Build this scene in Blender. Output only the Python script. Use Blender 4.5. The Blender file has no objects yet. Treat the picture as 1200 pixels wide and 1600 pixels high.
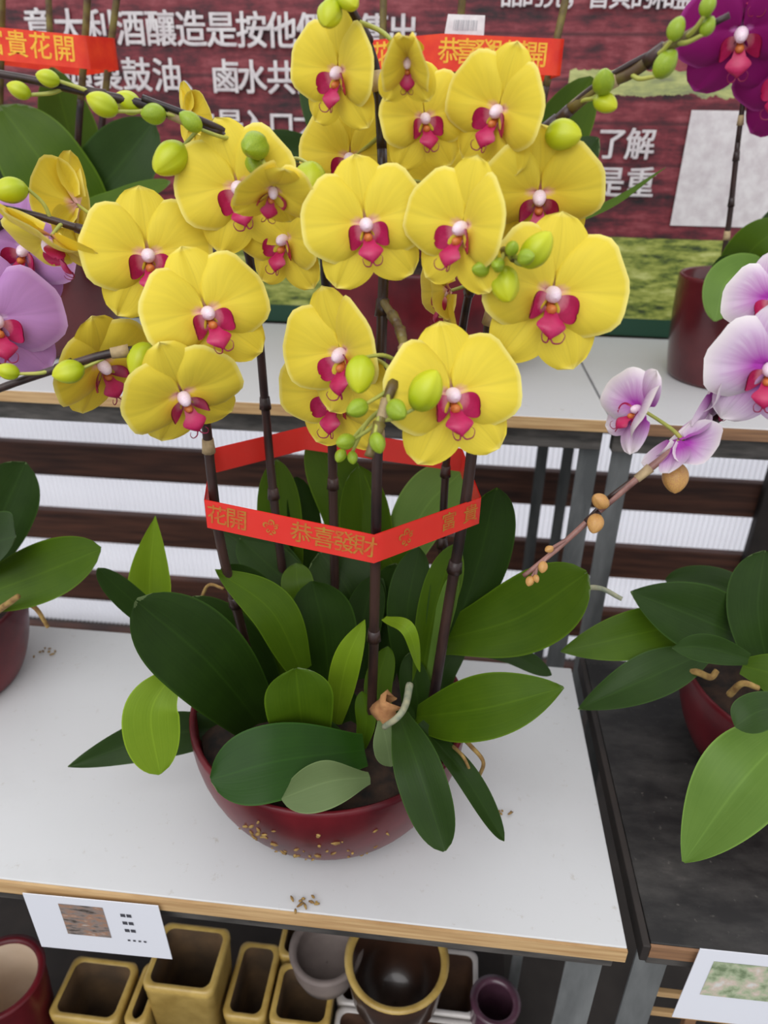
import bpy, math, random
from mathutils import Vector, Matrix, noise
random.seed(7)
SC = bpy.context.scene
COL = SC.collection

# ------------------------------------------------------------------ camera
F = 1110.0
TH, YAW, ROLL = math.radians(27.3), math.radians(5.4), math.radians(1.1)
CAM = Vector((0, 0, 1.17))
FW = Vector((-math.sin(YAW) * math.cos(TH), math.cos(YAW) * math.cos(TH), -math.sin(TH)))
_r0 = Vector((math.cos(YAW), math.sin(YAW), 0)); _u0 = _r0.cross(FW)
CR = _r0 * math.cos(ROLL) + _u0 * math.sin(ROLL)
CU = _u0 * math.cos(ROLL) - _r0 * math.sin(ROLL)
cd = bpy.data.cameras.new('camera'); cam = bpy.data.objects.new('camera', cd); COL.objects.link(cam)
cam.matrix_world = Matrix(((CR.x, CU.x, -FW.x, CAM.x), (CR.y, CU.y, -FW.y, CAM.y), (CR.z, CU.z, -FW.z, CAM.z), (0, 0, 0, 1)))
cd.sensor_fit = 'HORIZONTAL'; cd.sensor_width = 36.0; cd.lens = 36.0 * F / 1200.0
cd.clip_start = 0.01
cd.dof.use_dof = True; cd.dof.focus_distance = 0.56; cd.dof.aperture_fstop = 9.0
SC.camera = cam

# ------------------------------------------------------------------ light
SC.view_settings.view_transform = 'Standard'; SC.view_settings.look = 'None'
SC.view_settings.gamma = 1.0; SC.view_settings.use_curve_mapping = False
SC.view_settings.exposure = 0.36
W = bpy.data.worlds.new('overcast'); SC.world = W; W.use_nodes = True
nt = W.node_tree; bgn = nt.nodes['Background']
tc = nt.nodes.new('ShaderNodeTexCoord'); sp = nt.nodes.new('ShaderNodeSeparateXYZ'); rp = nt.nodes.new('ShaderNodeValToRGB')
nt.links.new(tc.outputs['Generated'], sp.inputs[0]); nt.links.new(sp.outputs['Z'], rp.inputs[0]); nt.links.new(rp.outputs[0], bgn.inputs[0])
ry = nt.nodes.new('ShaderNodeMapRange'); nt.links.new(sp.outputs['Y'], ry.inputs[0])       # the open sky is brighter beyond the white sheet
ry.inputs[1].default_value = 0.2; ry.inputs[2].default_value = 0.9; ry.inputs[3].default_value = 0.86; ry.inputs[4].default_value = 1.55
nt.links.new(ry.outputs[0], bgn.inputs[1])
rp.color_ramp.elements[0].position = 0.0; rp.color_ramp.elements[0].color = (0.62, 0.63, 0.66, 1)
rp.color_ramp.elements[1].position = 0.8; rp.color_ramp.elements[1].color = (1.0, 1.0, 1.02, 1)
sd = bpy.data.lights.new('sun', 'SUN'); sd.energy = 1.0; sd.angle = math.radians(50)
sun = bpy.data.objects.new('sun', sd); COL.objects.link(sun); sun.location = (-0.6, -0.8, 3)
sun.rotation_euler = (math.radians(46), math.radians(-14), 0)

# ------------------------------------------------------------------ helpers
def ray(x, y): return FW + CR * ((x - 600) / F) - CU * ((y - 800) / F)
def P(x, y, Y):
    d = ray(x, y); return CAM + d * (Y / d.y)
def PZ(x, y, Z):
    d = ray(x, y); return CAM + d * ((Z - CAM.z) / d.z)
def mpp(p): return (p - CAM).dot(FW) / F            # metres per photo pixel at a point

def catmull(pts, n):
    pts = [Vector(p) for p in pts]
    if len(pts) == 2: return [pts[0].lerp(pts[1], i / (n - 1)) for i in range(n)]
    e = [pts[0] * 2 - pts[1]] + pts + [pts[-1] * 2 - pts[-2]]
    out = []
    for i in range(n):
        t = i / (n - 1) * (len(pts) - 1); k = min(int(t), len(pts) - 2); u = t - k
        a, b, c, d = e[k], e[k + 1], e[k + 2], e[k + 3]
        out.append(0.5 * (2 * b + (c - a) * u + (2 * a - 5 * b + 4 * c - d) * u * u + (3 * b - a - 3 * c + d) * u ** 3))
    return out

class MB:
    def __init__(s): s.v, s.f, s.m, s.uv = [], [], [], []
    def face(s, idx, mi=0, uv=None):
        s.f.append(idx); s.m.append(mi); s.uv.extend(uv if uv else [(0, 0)] * len(idx))
    def grid(s, g, mi=0, flip=False, close=False, uvs=None):
        n, m = len(g), len(g[0]); b = len(s.v)
        for r in g: s.v.extend(Vector(p) for p in r)
        for i in range(n - 1):
            for j in range(m if close else m - 1):
                j2 = (j + 1) % m
                q = [(i, j), (i, j2 if close else j + 1), (i + 1, j2 if close else j + 1), (i + 1, j)]
                if flip: q.reverse()
                uv = [((c if not (close and c == 0 and j2 == 0) else m) / (m if close else m - 1), r / (n - 1)) for r, c in q]
                s.face([b + r * m + c for r, c in q], mi, uv)
    def tube(s, pts, rad, mi=0, k=8, cap=True):
        n = len(pts); g = []
        up = Vector((0.13, 0.31, 0.94)); side = None
        for i, p in enumerate(pts):
            t = (pts[min(i + 1, n - 1)] - pts[max(i - 1, 0)]).normalized()
            if side is None: side = t.cross(up).normalized() if abs(t.dot(up)) < .95 else t.cross(Vector((1, 0, 0))).normalized()
            side = (side - t * side.dot(t)).normalized(); w = t.cross(side)
            r = rad(i / (n - 1)) if callable(rad) else rad
            g.append([p + (side * math.cos(2 * math.pi * a / k) + w * math.sin(2 * math.pi * a / k)) * r for a in range(k)])
        b = len(s.v); s.grid(g, mi, close=True)
        if cap:
            s.face([b + a for a in range(k)][::-1], mi); s.face([b + (n - 1) * k + a for a in range(k)], mi)
    def box(s, lo, hi, mi=0):
        x0, y0, z0 = lo; x1, y1, z1 = hi; b = len(s.v)
        s.v += [Vector(p) for p in ((x0, y0, z0), (x1, y0, z0), (x1, y1, z0), (x0, y1, z0), (x0, y0, z1), (x1, y0, z1), (x1, y1, z1), (x0, y1, z1))]
        for q in ((0, 3, 2, 1), (4, 5, 6, 7), (0, 1, 5, 4), (1, 2, 6, 5), (2, 3, 7, 6), (3, 0, 4, 7)): s.face([b + i for i in q], mi)
    def lathe(s, prof, c=(0, 0, 0), k=56, mi=0):
        c = Vector(c)
        s.grid([[c + Vector((r * math.cos(2 * math.pi * a / k), r * math.sin(2 * math.pi * a / k), z)) for a in range(k)] for r, z in prof], mi, close=True)
    def build(s, name, mats, parent=None, smooth=True, bevel=0, link=True):
        if not isinstance(mats, (list, tuple)): mats = [mats]
        org = world_origin(parent) if parent else Vector((0, 0, 0))
        me = bpy.data.meshes.new(name)
        me.from_pydata([v - org for v in s.v], [], s.f)
        for m in mats: me.materials.append(m)
        me.polygons.foreach_set('material_index', s.m)
        me.polygons.foreach_set('use_smooth', [smooth] * len(s.f))
        ul = me.uv_layers.new(name='UVMap')
        ul.data.foreach_set('uv', [c for u in s.uv for c in u])
        me.update()
        if not link: return me
        o = bpy.data.objects.new(name, me); COL.objects.link(o)
        if parent: o.parent = parent
        if bevel:
            bm = o.modifiers.new('bevel', 'BEVEL'); bm.width = bevel; bm.segments = 2; bm.limit_method = 'ANGLE'
        return o

def world_origin(o):
    p = Vector((0, 0, 0))
    while o: p += o.location; o = o.parent
    return p
def thing(name, label, cat, loc, group=None):
    o = bpy.data.objects.new(name, None); COL.objects.link(o); o.empty_display_size = .05
    o.location = loc; tag(o, label, cat, group); return o
def tag(o, label, cat, group=None, kind=None):
    o['label'] = label; o['category'] = cat
    if group: o['group'] = group
    if kind: o['kind'] = kind
    return o
def place(o_mesh, name, mw, parent):
    o = bpy.data.objects.new(name, o_mesh); COL.objects.link(o); o.parent = parent
    o.matrix_basis = Matrix.Translation(-world_origin(parent)) @ mw
    return o

# ------------------------------------------------------------------ materials
def s2l(c): return tuple((x / 255 / 12.92 if x / 255 <= .04045 else ((x / 255 + .055) / 1.055) ** 2.4) for x in c) + (1,)
class NT:
    def __init__(s, name):
        s.mat = bpy.data.materials.new(name); s.mat.use_nodes = True; s.t = s.mat.node_tree; s.b = s.t.nodes['Principled BSDF']
    def n(s, typ, **k):
        x = s.t.nodes.new('ShaderNode' + typ)
        for a, b in k.items(): setattr(x, a, b)
        return x
    def l(s, a, b): s.t.links.new(a, b)
    def val(s, inp, v):
        if hasattr(v, 'links') or hasattr(v, 'is_output'): s.l(v, inp)
        else: inp.default_value = v
    def math(s, op, a, b=None, c=None, clamp=False):
        m = s.n('Math', operation=op, use_clamp=clamp)
        for i, v in enumerate((a, b, c)):
            if v is not None: s.val(m.inputs[i], v)
        return m.outputs[0]
    def mix(s, f, a, b, blend='MIX'):
        m = s.n('Mix', data_type='RGBA', blend_type=blend); s.val(m.inputs[0], f); s.val(m.inputs[6], a); s.val(m.inputs[7], b); return m.outputs[2]
    def noise(s, vec, scale, detail=4, rough=.55):
        x = s.n('TexNoise'); x.inputs['Scale'].default_value = scale; x.inputs['Detail'].default_value = detail; x.inputs['Roughness'].default_value = rough
        if vec is not None: s.l(vec, x.inputs['Vector'])
        return x.outputs['Fac']
    def ramp(s, fac, stops):
        r = s.n('ValToRGB'); s.l(fac, r.inputs[0]); e = r.color_ramp.elements
        while len(e) < len(stops): e.new(.5)
        for i, (p, c) in enumerate(stops): e[i].position = p; e[i].color = c if len(c) == 4 else tuple(c) + (1,)
        return r.outputs[0]
    def obj(s, scale=(1, 1, 1)):
        t = s.n('TexCoord'); m = s.n('Mapping'); m.inputs['Scale'].default_value = scale; s.l(t.outputs['Object'], m.inputs[0]); return m.outputs[0]
    def uv(s):
        t = s.n('TexCoord'); p = s.n('SeparateXYZ'); s.l(t.outputs['UV'], p.inputs[0]); return p.outputs[0], p.outputs[1], t.outputs['UV']
    def bump(s, h, strength=.2, dist=.002):
        b = s.n('Bump'); b.inputs['Strength'].default_value = strength; b.inputs['Distance'].default_value = dist; s.l(h, b.inputs['Height']); s.l(b.outputs[0], s.b.inputs['Normal'])
    def out(s, col, rough=.5, metal=0, spec=.5, coat=0):
        s.val(s.b.inputs['Base Color'], col); s.val(s.b.inputs['Roughness'], rough); s.val(s.b.inputs['Metallic'], metal)
        s.b.inputs['Specular IOR Level'].default_value = spec; s.b.inputs['Coat Weight'].default_value = coat
        s.b.inputs['Coat Roughness'].default_value = .08
        return s.mat
    def translucent(s, col, fac):
        tr = s.n('BsdfTranslucent'); s.val(tr.inputs[0], col); ms = s.n('MixShader'); ms.inputs[0].default_value = fac
        s.l(s.b.outputs[0], ms.inputs[1]); s.l(tr.outputs[0], ms.inputs[2])
        o = [x for x in s.t.nodes if x.type == 'OUTPUT_MATERIAL'][0]; s.l(ms.outputs[0], o.inputs[0])

def mottled(name, a, b, scale=20, rough=.5, metal=0, spec=.5, coat=0, stretch=(1, 1, 1), bump=0, lo=.35, hi=.65):
    q = NT(name); f = q.noise(q.obj(stretch), scale); c = q.ramp(f, [(lo, s2l(a)), (hi, s2l(b))])
    if bump: q.bump(f, bump, .002)
    return q.out(c, rough, metal, spec, coat)

def leaf_mat(name, dark, light, rough=.34, rib=1.35):
    q = NT(name); u, v, uv = q.uv()
    f = q.noise(q.obj(), 26, 3); m = q.n('Mapping'); m.inputs['Scale'].default_value = (34, 1.3, 1); q.l(uv, m.inputs[0])
    st = q.noise(m.outputs[0], 1.0, 2)
    c = q.mix(q.math('ADD', q.math('MULTIPLY', f, .6), q.math('MULTIPLY', st, .4)), s2l(dark), s2l(light))
    d = q.math('ABSOLUTE', q.math('SUBTRACT', u, .5))
    line = q.math('SUBTRACT', 1, q.math('DIVIDE', d, .022), clamp=True)
    edge = q.math('MULTIPLY', q.math('SUBTRACT', d, .47, clamp=True), 18, clamp=True)
    lc = s2l(tuple(min(255, x * rib + 10) for x in light))
    c = q.mix(q.math('MULTIPLY', line, .14), c, lc); c = q.mix(q.math('MULTIPLY', edge, .7), c, lc)
    q.bump(st, .12, .0015)
    mt = q.out(c, rough, 0, .18); q.translucent(c, .10); return mt

def petal_mat(name, body, core, edge, core_r=.16, edge_w=.0, tl=.22, blush=0.):
    q = NT(name); u, v, uv = q.uv()          # v = distance from the centre of the flower, u = angle
    m = q.n('Mapping'); m.inputs['Scale'].default_value = (30, 1.0, 1); q.l(uv, m.inputs[0])
    st = q.noise(m.outputs[0], 1.0, 3)
    body2 = tuple(x * .90 for x in body)
    c = q.mix(q.math('MULTIPLY', st, .8), s2l(body), s2l(body2))
    crease = q.math('SUBTRACT', 1, q.math('DIVIDE', q.math('ABSOLUTE', q.math('SUBTRACT', u, .49)), .022), clamp=True)
    c = q.mix(q.math('MULTIPLY', crease, .4), c, s2l(tuple(x * .86 for x in body)))
    if edge_w: c = q.mix(q.math('DIVIDE', q.math('SUBTRACT', v, 1 - edge_w, clamp=True), edge_w, clamp=True), c, s2l(edge))
    k = q.math('SUBTRACT', 1, q.math('DIVIDE', v, q.math('ADD', core_r, q.math('MULTIPLY', st, core_r * .7))), clamp=True)
    c = q.mix(q.math('MULTIPLY', k, 1.4, clamp=True), c, s2l(core))
    q.bump(st, .16, .001)
    mt = q.out(c, .55, 0, .25); q.b.inputs['Sheen Weight'].default_value = .08; q.translucent(c, tl); return mt

def plain(name, c, rough=.5, metal=0, spec=.5, coat=0, tl=0):
    q = NT(name); mt = q.out(s2l(c), rough, metal, spec, coat)
    if tl: q.translucent(s2l(c), tl)
    return mt

M = {}
M['leaf_dark'] = leaf_mat('leaf_dark', (22, 40, 8), (44, 70, 16), .46)
M['leaf_glossy'] = leaf_mat('leaf_glossy', (22, 52, 8), (40, 76, 14), .38)
M['leaf_mid'] = leaf_mat('leaf_mid', (48, 76, 8), (80, 106, 16), .42)
M['leaf_lime'] = leaf_mat('leaf_lime', (92, 124, 16), (128, 154, 36), .42)
M['leaf_pale'] = leaf_mat('leaf_pale', (84, 102, 62), (104, 120, 78), .6)
M['leaf_fresh'] = leaf_mat('leaf_fresh', (80, 112, 40), (110, 140, 62), .42)
M['leaf_deep'] = leaf_mat('leaf_deep', (30, 50, 16), (54, 80, 30), .4)
M['yellow'] = petal_mat('yellow_petal', (252, 230, 74), (246, 196, 190), (252, 240, 140), .17, .08, .22)
M['lilac'] = petal_mat('lilac_petal', (208, 152, 214), (236, 214, 236), (222, 180, 226), .12, .12, .25)
M['blush'] = petal_mat('blush_petal', (236, 214, 236), (190, 70, 190), (246, 240, 240), .55, .25, .25)
M['violet'] = petal_mat('violet_petal', (152, 12, 112), (230, 150, 218), (190, 70, 160), .12, .08, .2)
q = NT('magenta_lip'); f = q.noise(q.obj((1, 1, 1)), 9, 4); cx = q.n('TexCoord'); ln_ = q.n('VectorMath', operation='LENGTH'); q.l(cx.outputs['Object'], ln_.inputs[0])
near = q.math('SUBTRACT', 1, q.math('DIVIDE', q.math('SUBTRACT', ln_.outputs['Value'], .16, clamp=True), q.math('ADD', .10, q.math('MULTIPLY', f, .12))), clamp=True)
M['lip'] = q.out(q.mix(near, q.mix(f, s2l((158, 8, 62)), s2l((206, 40, 104))), s2l((244, 176, 186))), .4)
M['lip_inner'] = mottled('orange_lip', (214, 150, 50), (200, 70, 60), 220, .45)
M['column'] = mottled('white_pink_column', (250, 240, 244), (232, 190, 214), 120, .4)
M['tendril'] = plain('lip_tendril', (140, 26, 70), .5)
q = NT('bud_skin'); u, v, uv = q.uv(); f = q.noise(q.obj(), 70, 3)
M['bud'] = q.out(q.mix(q.math('ADD', q.math('MULTIPLY', v, .7), q.math('MULTIPLY', f, .35)), s2l((150, 176, 20)), s2l((206, 208, 28))), .42)
M['bud_green'] = mottled('green_bud', (118, 150, 24), (164, 184, 44), 60, .42)
M['bud_pink'] = mottled('amber_bud', (206, 170, 84), (176, 110, 80), 55, .45)
M['spike'] = mottled('purple_brown_spike', (28, 16, 18), (66, 44, 38), 60, .38, stretch=(1, 1, .25))
M['spike_olive'] = mottled('olive_spike', (84, 62, 40), (128, 116, 56), 45, .42)
M['spike_pink'] = mottled('rosy_spike', (104, 66, 62), (160, 118, 108), 60, .42)
M['pedicel'] = mottled('pale_pedicel', (150, 160, 70), (186, 186, 90), 60, .45)
M['bract'] = mottled('dry_bract', (150, 128, 96), (196, 172, 130), 80, .7)
M['glaze'] = mottled('oxblood_glaze', (70, 15, 23), (104, 25, 33), 14, .34, spec=.25, coat=.06)
M['glaze_dark'] = mottled('brown_red_glaze', (74, 22, 28), (98, 34, 38), 10, .25, coat=.3)
M['bark'] = mottled('bark_moss', (15, 10, 7), (56, 37, 24), 60, .9, bump=.6)
M['root'] = mottled('aerial_root', (120, 128, 108), (164, 160, 130), 90, .7)
M['moss'] = mottled('dry_moss', (170, 140, 80), (124, 92, 50), 120, .9)
M['dry'] = mottled('dried_leaf', (150, 98, 60), (190, 140, 90), 70, .8)

# ------------------------------------------------------------------ flowers (local frame: x right, y up, z out of the face; half width 1)
def petal_mesh(name, mat, kind, seed):
    mb = MB(); rnd = random.Random(seed); ph = rnd.random() * 6; NT_, NA = 14, 22
    top, bot = [], []
    for i in range(NT_ + 1):
        t = i / NT_; ra, rb = [], []
        for j in range(NA + 1):
            a = j / NA * 2 - 1
            if kind == 'petal':
                ang = a * 1.72; r = (1 - abs(a) ** 3.2 * .86) * (1 + .03 * math.sin(7 * a + ph) + .018 * math.sin(17 * a + ph * 2))
                r *= 1.0 + (.04 if a > 0 else -.03) * abs(a)
                tt = t
                x = .03 + tt * r * math.cos(ang) * (1 if math.cos(ang) > 0 else .25); y = tt * r * math.sin(ang) * (1.0 if ang > 0 else .90) * (0.35 + .65 * min(1, tt * 1.7))
                z = .12 * math.sin(tt * 2.4) - .20 * tt ** 3 * (.35 + a * a) - .045 * math.exp(-(a * 7) ** 2) * tt + .022 * tt * tt * math.sin(9 * a + ph)
            else:
                L, wm, pk = (1.02, .46, .62) if kind == 'dorsal' else (1.06, .45, .60)
                x = t * L; wv = wm * (math.sin(math.pi * min(1, t ** 1.05 * .97 + .01)) ** .58 if 0 < t < 1 else (.02 if t == 1 else .12))
                if t < .25: wv = max(wv * .75, .09)
                y = a * wv; z = -.16 * a * a * wv + .08 * math.sin(t * 2.6) - (.16 if kind == 'dorsal' else .2) * t ** 2.5 - .02 * math.exp(-(a * 6) ** 2) + .015 * math.sin(6 * a + ph) * t
            p = Vector((x, y, z)); ra.append(p); rb.append(p - Vector((0, 0, .016 * (1 - abs(a) ** 4) * (1 - t ** 4))))
        top.append(ra); bot.append(rb)
    mb.grid(top, 0, flip=True); mb.grid(bot, 0)
    return mb.build(name, mat, link=False)

def lip_mesh(name, mats):
    mb = MB()
    # side lobes: two rounded wings standing up either side of the throat
    for s in (-1, 1):
        for off in (0, .012):
            g = []
            for i in range(11):
                t = i / 10; row = []
                for j in range(9):
                    a = j / 8 * 2 - 1
                    wv = .19 * math.sin(math.pi * min(1, .12 + t * .86)) ** .7
                    row.append(Vector((s * (.05 + .26 * math.sin(t * 1.75) + off), -.14 - .10 * t + a * wv * .95 - .02 * t, .06 + .34 * t * (1 - .25 * t) + a * wv * .3 + .03 * a * a)))
                g.append(row)
            mb.grid(g, 0, flip=(s > 0) ^ (off > 0))
    # callus in the throat
    g = []
    for i in range(9):
        th = math.pi * i / 8
        g.append([Vector((.075 * math.sin(th) * math.cos(b) , -.22 + .07 * math.sin(th) * math.sin(b), .17 + .09 * math.cos(th))) for b in [k * math.pi / 5 for k in range(10)]])
    mb.grid(g, 1, close=True)
    # mid lobe: arrow shaped tongue that runs down and forward
    for off in (0, .02):
        g = []
        for i in range(15):
            t = i / 14; row = []
            if t < .35: wv = .06 + .05 * t / .35
            else: wv = .11 + .10 * math.sin(min(1, (t - .35) / .3) * math.pi / 2) if t < .6 else .21 * (1 - (t - .6) / .4) ** .75 + .012
            for j in range(9):
                a = j / 8 * 2 - 1
                row.append(Vector((a * wv, -.20 - .42 * t + .02 * a * a, .10 + .30 * math.sin(t * 2.1) - .10 * a * a * wv * 4 - off)))
            g.append(row)
        mb.grid(g, 1 if False else 0, flip=off == 0)
    # narrow orange neck
    mb.tube([Vector((0, -.12, .05)), Vector((0, -.2, .12)), Vector((0, -.28, .2))], .05, 1)
    # the two cirri at the tip
    for s in (-1, 1):
        pts = catmull([(s * .01, -.60, .33), (s * .05, -.66, .38), (s * .13, -.64, .44), (s * .16, -.55, .46), (s * .13, -.50, .44)], 16)
        mb.tube(pts, lambda t: .014 * (1 - .7 * t), 2, 6)
    return mb.build(name, mats, link=False)

def column_mesh(name, mat):
    mb = MB(); g = []
    for i in range(13):
        t = i / 12; r = (.042 + .066 * math.sin(math.pi * min(1, t * .9 + .12)) ** .8) if 0 < t < 1 else .004
        c = Vector((0, .02 - .10 * t, .02 + .26 * t))
        g.append([c + Vector((r * math.cos(b) * 1.05, r * math.sin(b) * .95, r * math.sin(b) * .4)) for b in [k * math.pi / 8 for k in range(16)]])
    mb.grid(g, 0, close=True)
    return mb.build(name, mat, link=False)

FM = {}
for k in ('yellow', 'lilac', 'blush', 'violet'):
    FM[k] = dict(petal=[petal_mesh('petal', M[k], 'petal', 10 + i) for i in range(3)], dorsal=[petal_mesh('dorsal_sepal', M[k], 'dorsal', 20 + i) for i in range(2)],
                 lateral=[petal_mesh('lateral_sepal', M[k], 'lateral', 30 + i) for i in range(2)], lip=lip_mesh('lip', [M['lip'], M['lip_inner'], M['tendril']]), column=column_mesh('column', M['column']))

def Rz(d): return Matrix.Rotation(math.radians(d), 4, 'Z')
def Ry(d): return Matrix.Rotation(math.radians(d), 4, 'Y')
def Rx(d): return Matrix.Rotation(math.radians(d), 4, 'X')
MIRX = Matrix.Diagonal((-1, 1, 1, 1))

def flower(parent, x, y, Y, rad, a=0, b=0, roll=0, cup=12, kind='yellow', name='flower', dors=0, lat=0, open_=1.0):
    p = P(x, y, Y); s = rad * mpp(p)
    v = (CAM - p).normalized(); r = (CR - v * CR.dot(v)).normalized(); u = v.cross(r)
    ar, br = math.radians(a), math.radians(b)
    n = (v * math.cos(ar) + r * math.sin(ar)) * math.cos(br) + u * math.sin(br)
    up = u - n * u.dot(n)
    if up.length < .1: up = -v + n * v.dot(n)
    up.normalize(); rt = up.cross(n)
    B = Matrix(((rt.x, up.x, n.x, 0), (rt.y, up.y, n.y, 0), (rt.z, up.z, n.z, 0), (0, 0, 0, 1)))
    e = bpy.data.objects.new(name, None); COL.objects.link(e); e.parent = parent; e.empty_display_size = .02
    e.matrix_basis = Matrix.Translation(p - world_origin(parent)) @ B @ Rz(roll) @ Matrix.Scale(s, 4)
    fm = FM[kind]
    def sub(nm, me, m):
        o = bpy.data.objects.new(nm, me); COL.objects.link(o); o.parent = e; o.matrix_basis = m; return o
    j = lambda k: random.uniform(-k, k)
    sub('dorsal_sepal', random.choice(fm['dorsal']), Matrix.Translation((0, .02, -.035)) @ Rx(cup * .7 + dors) @ Rz(90 + j(4)))
    for sg in (1, -1):
        sub('lateral_sepal', random.choice(fm['lateral']), Matrix.Translation((sg * .03, -.03, -.045)) @ Rz(-90 + sg * (34 + j(5))) @ Ry(-(cup * .5 + lat)))
        pm = Rz(sg * (7 + j(3))) @ Ry(-sg * (cup + j(3))) if sg > 0 else Rz(-(7 + j(3))) @ Ry(cup + j(3)) @ MIRX
        sub('petal', random.choice(fm['petal']), Matrix.Translation((sg * .02, .03, 0)) @ pm)
    sub('lip', fm['lip'], Matrix.Identity(4)); sub('column', fm['column'], Matrix.Identity(4))
    return p, n, s

# ------------------------------------------------------------------ buds and spikes
def bud_mesh(name, mats):
    mb = MB(); g = []
    for i in range(15):
        t = i / 14; r = .39 * math.sin(math.pi * t ** .9) ** .6 if 0 < t < 1 else .01
        g.append([Vector((r * (1 - .11 * math.exp(-((b % (2 * math.pi / 3)) - math.pi / 3) ** 2 * 14)) * math.cos(b), r * (1 - .11 * math.exp(-((b % (2 * math.pi / 3)) - math.pi / 3) ** 2 * 14)) * math.sin(b) * .9, t)) for b in [k * math.pi / 15 for k in range(30)]])
    mb.grid(g, 0, close=True)
    return mb.build(name, mats, link=False)
BUD = {k: bud_mesh('bud', M[k]) for k in ('bud', 'bud_green', 'bud_pink')}

class Spike:
    """A flower spike: a tapering stem, its pedicels and the dry bracts at its nodes; buds hang on it as children."""
    def __init__(s, root, pts, r0=.0042, r1=.002, mats=('spike', 'spike_olive'), n=90, bracts=True):
        s.root = root; s.c = catmull([p if isinstance(p, Vector) else P(*p) for p in pts], n); s.mb = MB(); s.r0, s.r1 = r0, r1; s.buds = []
        s.mats = [M[mats[0]], M['pedicel'], M['bract'], M[mats[1]]]
        rr = lambda t: (r0 + (r1 - r0) * t) * (1 + .07 * max(0, math.cos(t * 2 * math.pi * 9)) ** 24)
        k = int(n * .62)
        s.mb.tube(s.c[:k + 1], lambda t: rr(t * k / n), 0, 10); s.mb.tube(s.c[k:], lambda t: rr((k + t * (n - k)) / n), 3 if mats[0] != mats[1] else 0, 10)
        for q in range(1, 8 if bracts else 1):
            i = int(n * q / 9); d = (s.c[min(i + 3, n - 1)] - s.c[i]).normalized()
            s.mb.tube([s.c[i] - d * .001, s.c[i] + d * .004, s.c[i] + d * .011], lambda t, i=i: rr(i / n) * (1.35 - .25 * t), 2 if q % 3 == 0 else 0, 8)
    def near(s, p, lo=0): return min(s.c[lo:], key=lambda c: (c - p).length)
    def pedicel(s, p, d, r=.0013, mi=1, lo=20):
        q = s.near(p + d * .02, lo); m = p.lerp(q, .5) + d * .12 * (p - q).length
        s.mb.tube(catmull([q, m, p], 14), lambda t: r * (1.25 - .35 * t), mi, 7)
    def bud(s, x, y, Y, ln, dx, dy, dz=0, kind='bud', mi=1):
        c = P(x, y, Y); L = ln * mpp(c)
        d = (CR * dx - CU * dy - FW * dz).normalized(); base = c - d * L * .5
        s.pedicel(base + d * .001, -d, .0012, mi, 5)
        s.buds.append((base, d, L, kind))
    def stake(s, pts, r=.0019):
        s.mb.tube(catmull([P(*p) for p in pts], 24), r, 0, 7)
    def done(s):
        o = s.mb.build('flower_spike', s.mats, s.root)
        for base, d, L, kind in s.buds:
            qn = d.to_track_quat('Z', 'Y').to_matrix().to_4x4() @ Rz(random.uniform(0, 360))
            b = bpy.data.objects.new('bud', BUD[kind]); COL.objects.link(b); b.parent = o
            b.matrix_basis = Matrix.Translation(base - world_origin(o)) @ qn @ Matrix.Scale(L, 4)
        return o

# ------------------------------------------------------------------ leaves
def leaf(root, pts, wpx, mat, tilt=0, fold=.16, shape='round', back=None, base=.42, name='leaf', hint=None, curl=0):
    """pts run from the base to the tip; wpx is the widest breadth."""
    pp = [p if isinstance(p, Vector) else P(*p) for p in pts]; n, m = 30, 11
    c = catmull(pp, n); w = wpx * mpp(c[n // 2]) / 2; th = .0011
    top, bot = [], []
    for i in range(n):
        t = i / (n - 1); T = (c[min(i + 1, n - 1)] - c[max(i - 1, 0)]).normalized()
        h = hint if hint is not None else ((CAM - c[i]).normalized() + Vector((0, 0, .25)))
        N = (h - T * h.dot(T)).normalized(); S = T.cross(N)
        tr = math.radians(tilt + curl * (t - .5)); S, N = S * math.cos(tr) + N * math.sin(tr), N * math.cos(tr) - S * math.sin(tr)
        if shape == 'round':
            pk = .58; k = base + (1 - base) * math.sin(min(1, t / pk) * math.pi / 2) ** 1.2 if t < pk else max(0.012, (1 - ((t - pk) / (1 - pk)) ** 2.5)) ** .62
        elif shape == 'point':
            pk = .45; k = base + (1 - base) * math.sin(min(1, t / pk) * math.pi / 2) if t < pk else max(.012, math.cos((t - pk) / (1 - pk) * math.pi / 2)) ** .8
        else:
            pk = .4; k = base + (1 - base) * math.sin(min(1, t / pk) * math.pi / 2) if t < pk else max(.02, 1 - ((t - pk) / (1 - pk)) ** 1.6)
        ra, rb = [], []
        for j in range(m):
            a = j / (m - 1) * 2 - 1
            p = c[i] + S * (a * w * k) + N * (w * k * fold * (abs(a) ** 1.3 * 1.2 - .25 * a * a * a * a - .3))
            p += N * (.04 * w * math.sin(t * 9 + a * 2.2 + wpx) * abs(a))
            ra.append(p); rb.append(p - N * th * (1 - a ** 4) * (1 - t ** 6))
        top.append(ra); bot.append(rb)
    mb = MB(); mb.grid(top, 0); mb.grid(bot, 1, flip=True)
    return mb.build(name, [M[mat], M[back or ('leaf_pale' if mat in ('leaf_dark', 'leaf_mid', 'leaf_deep') else mat)]], root)

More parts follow.
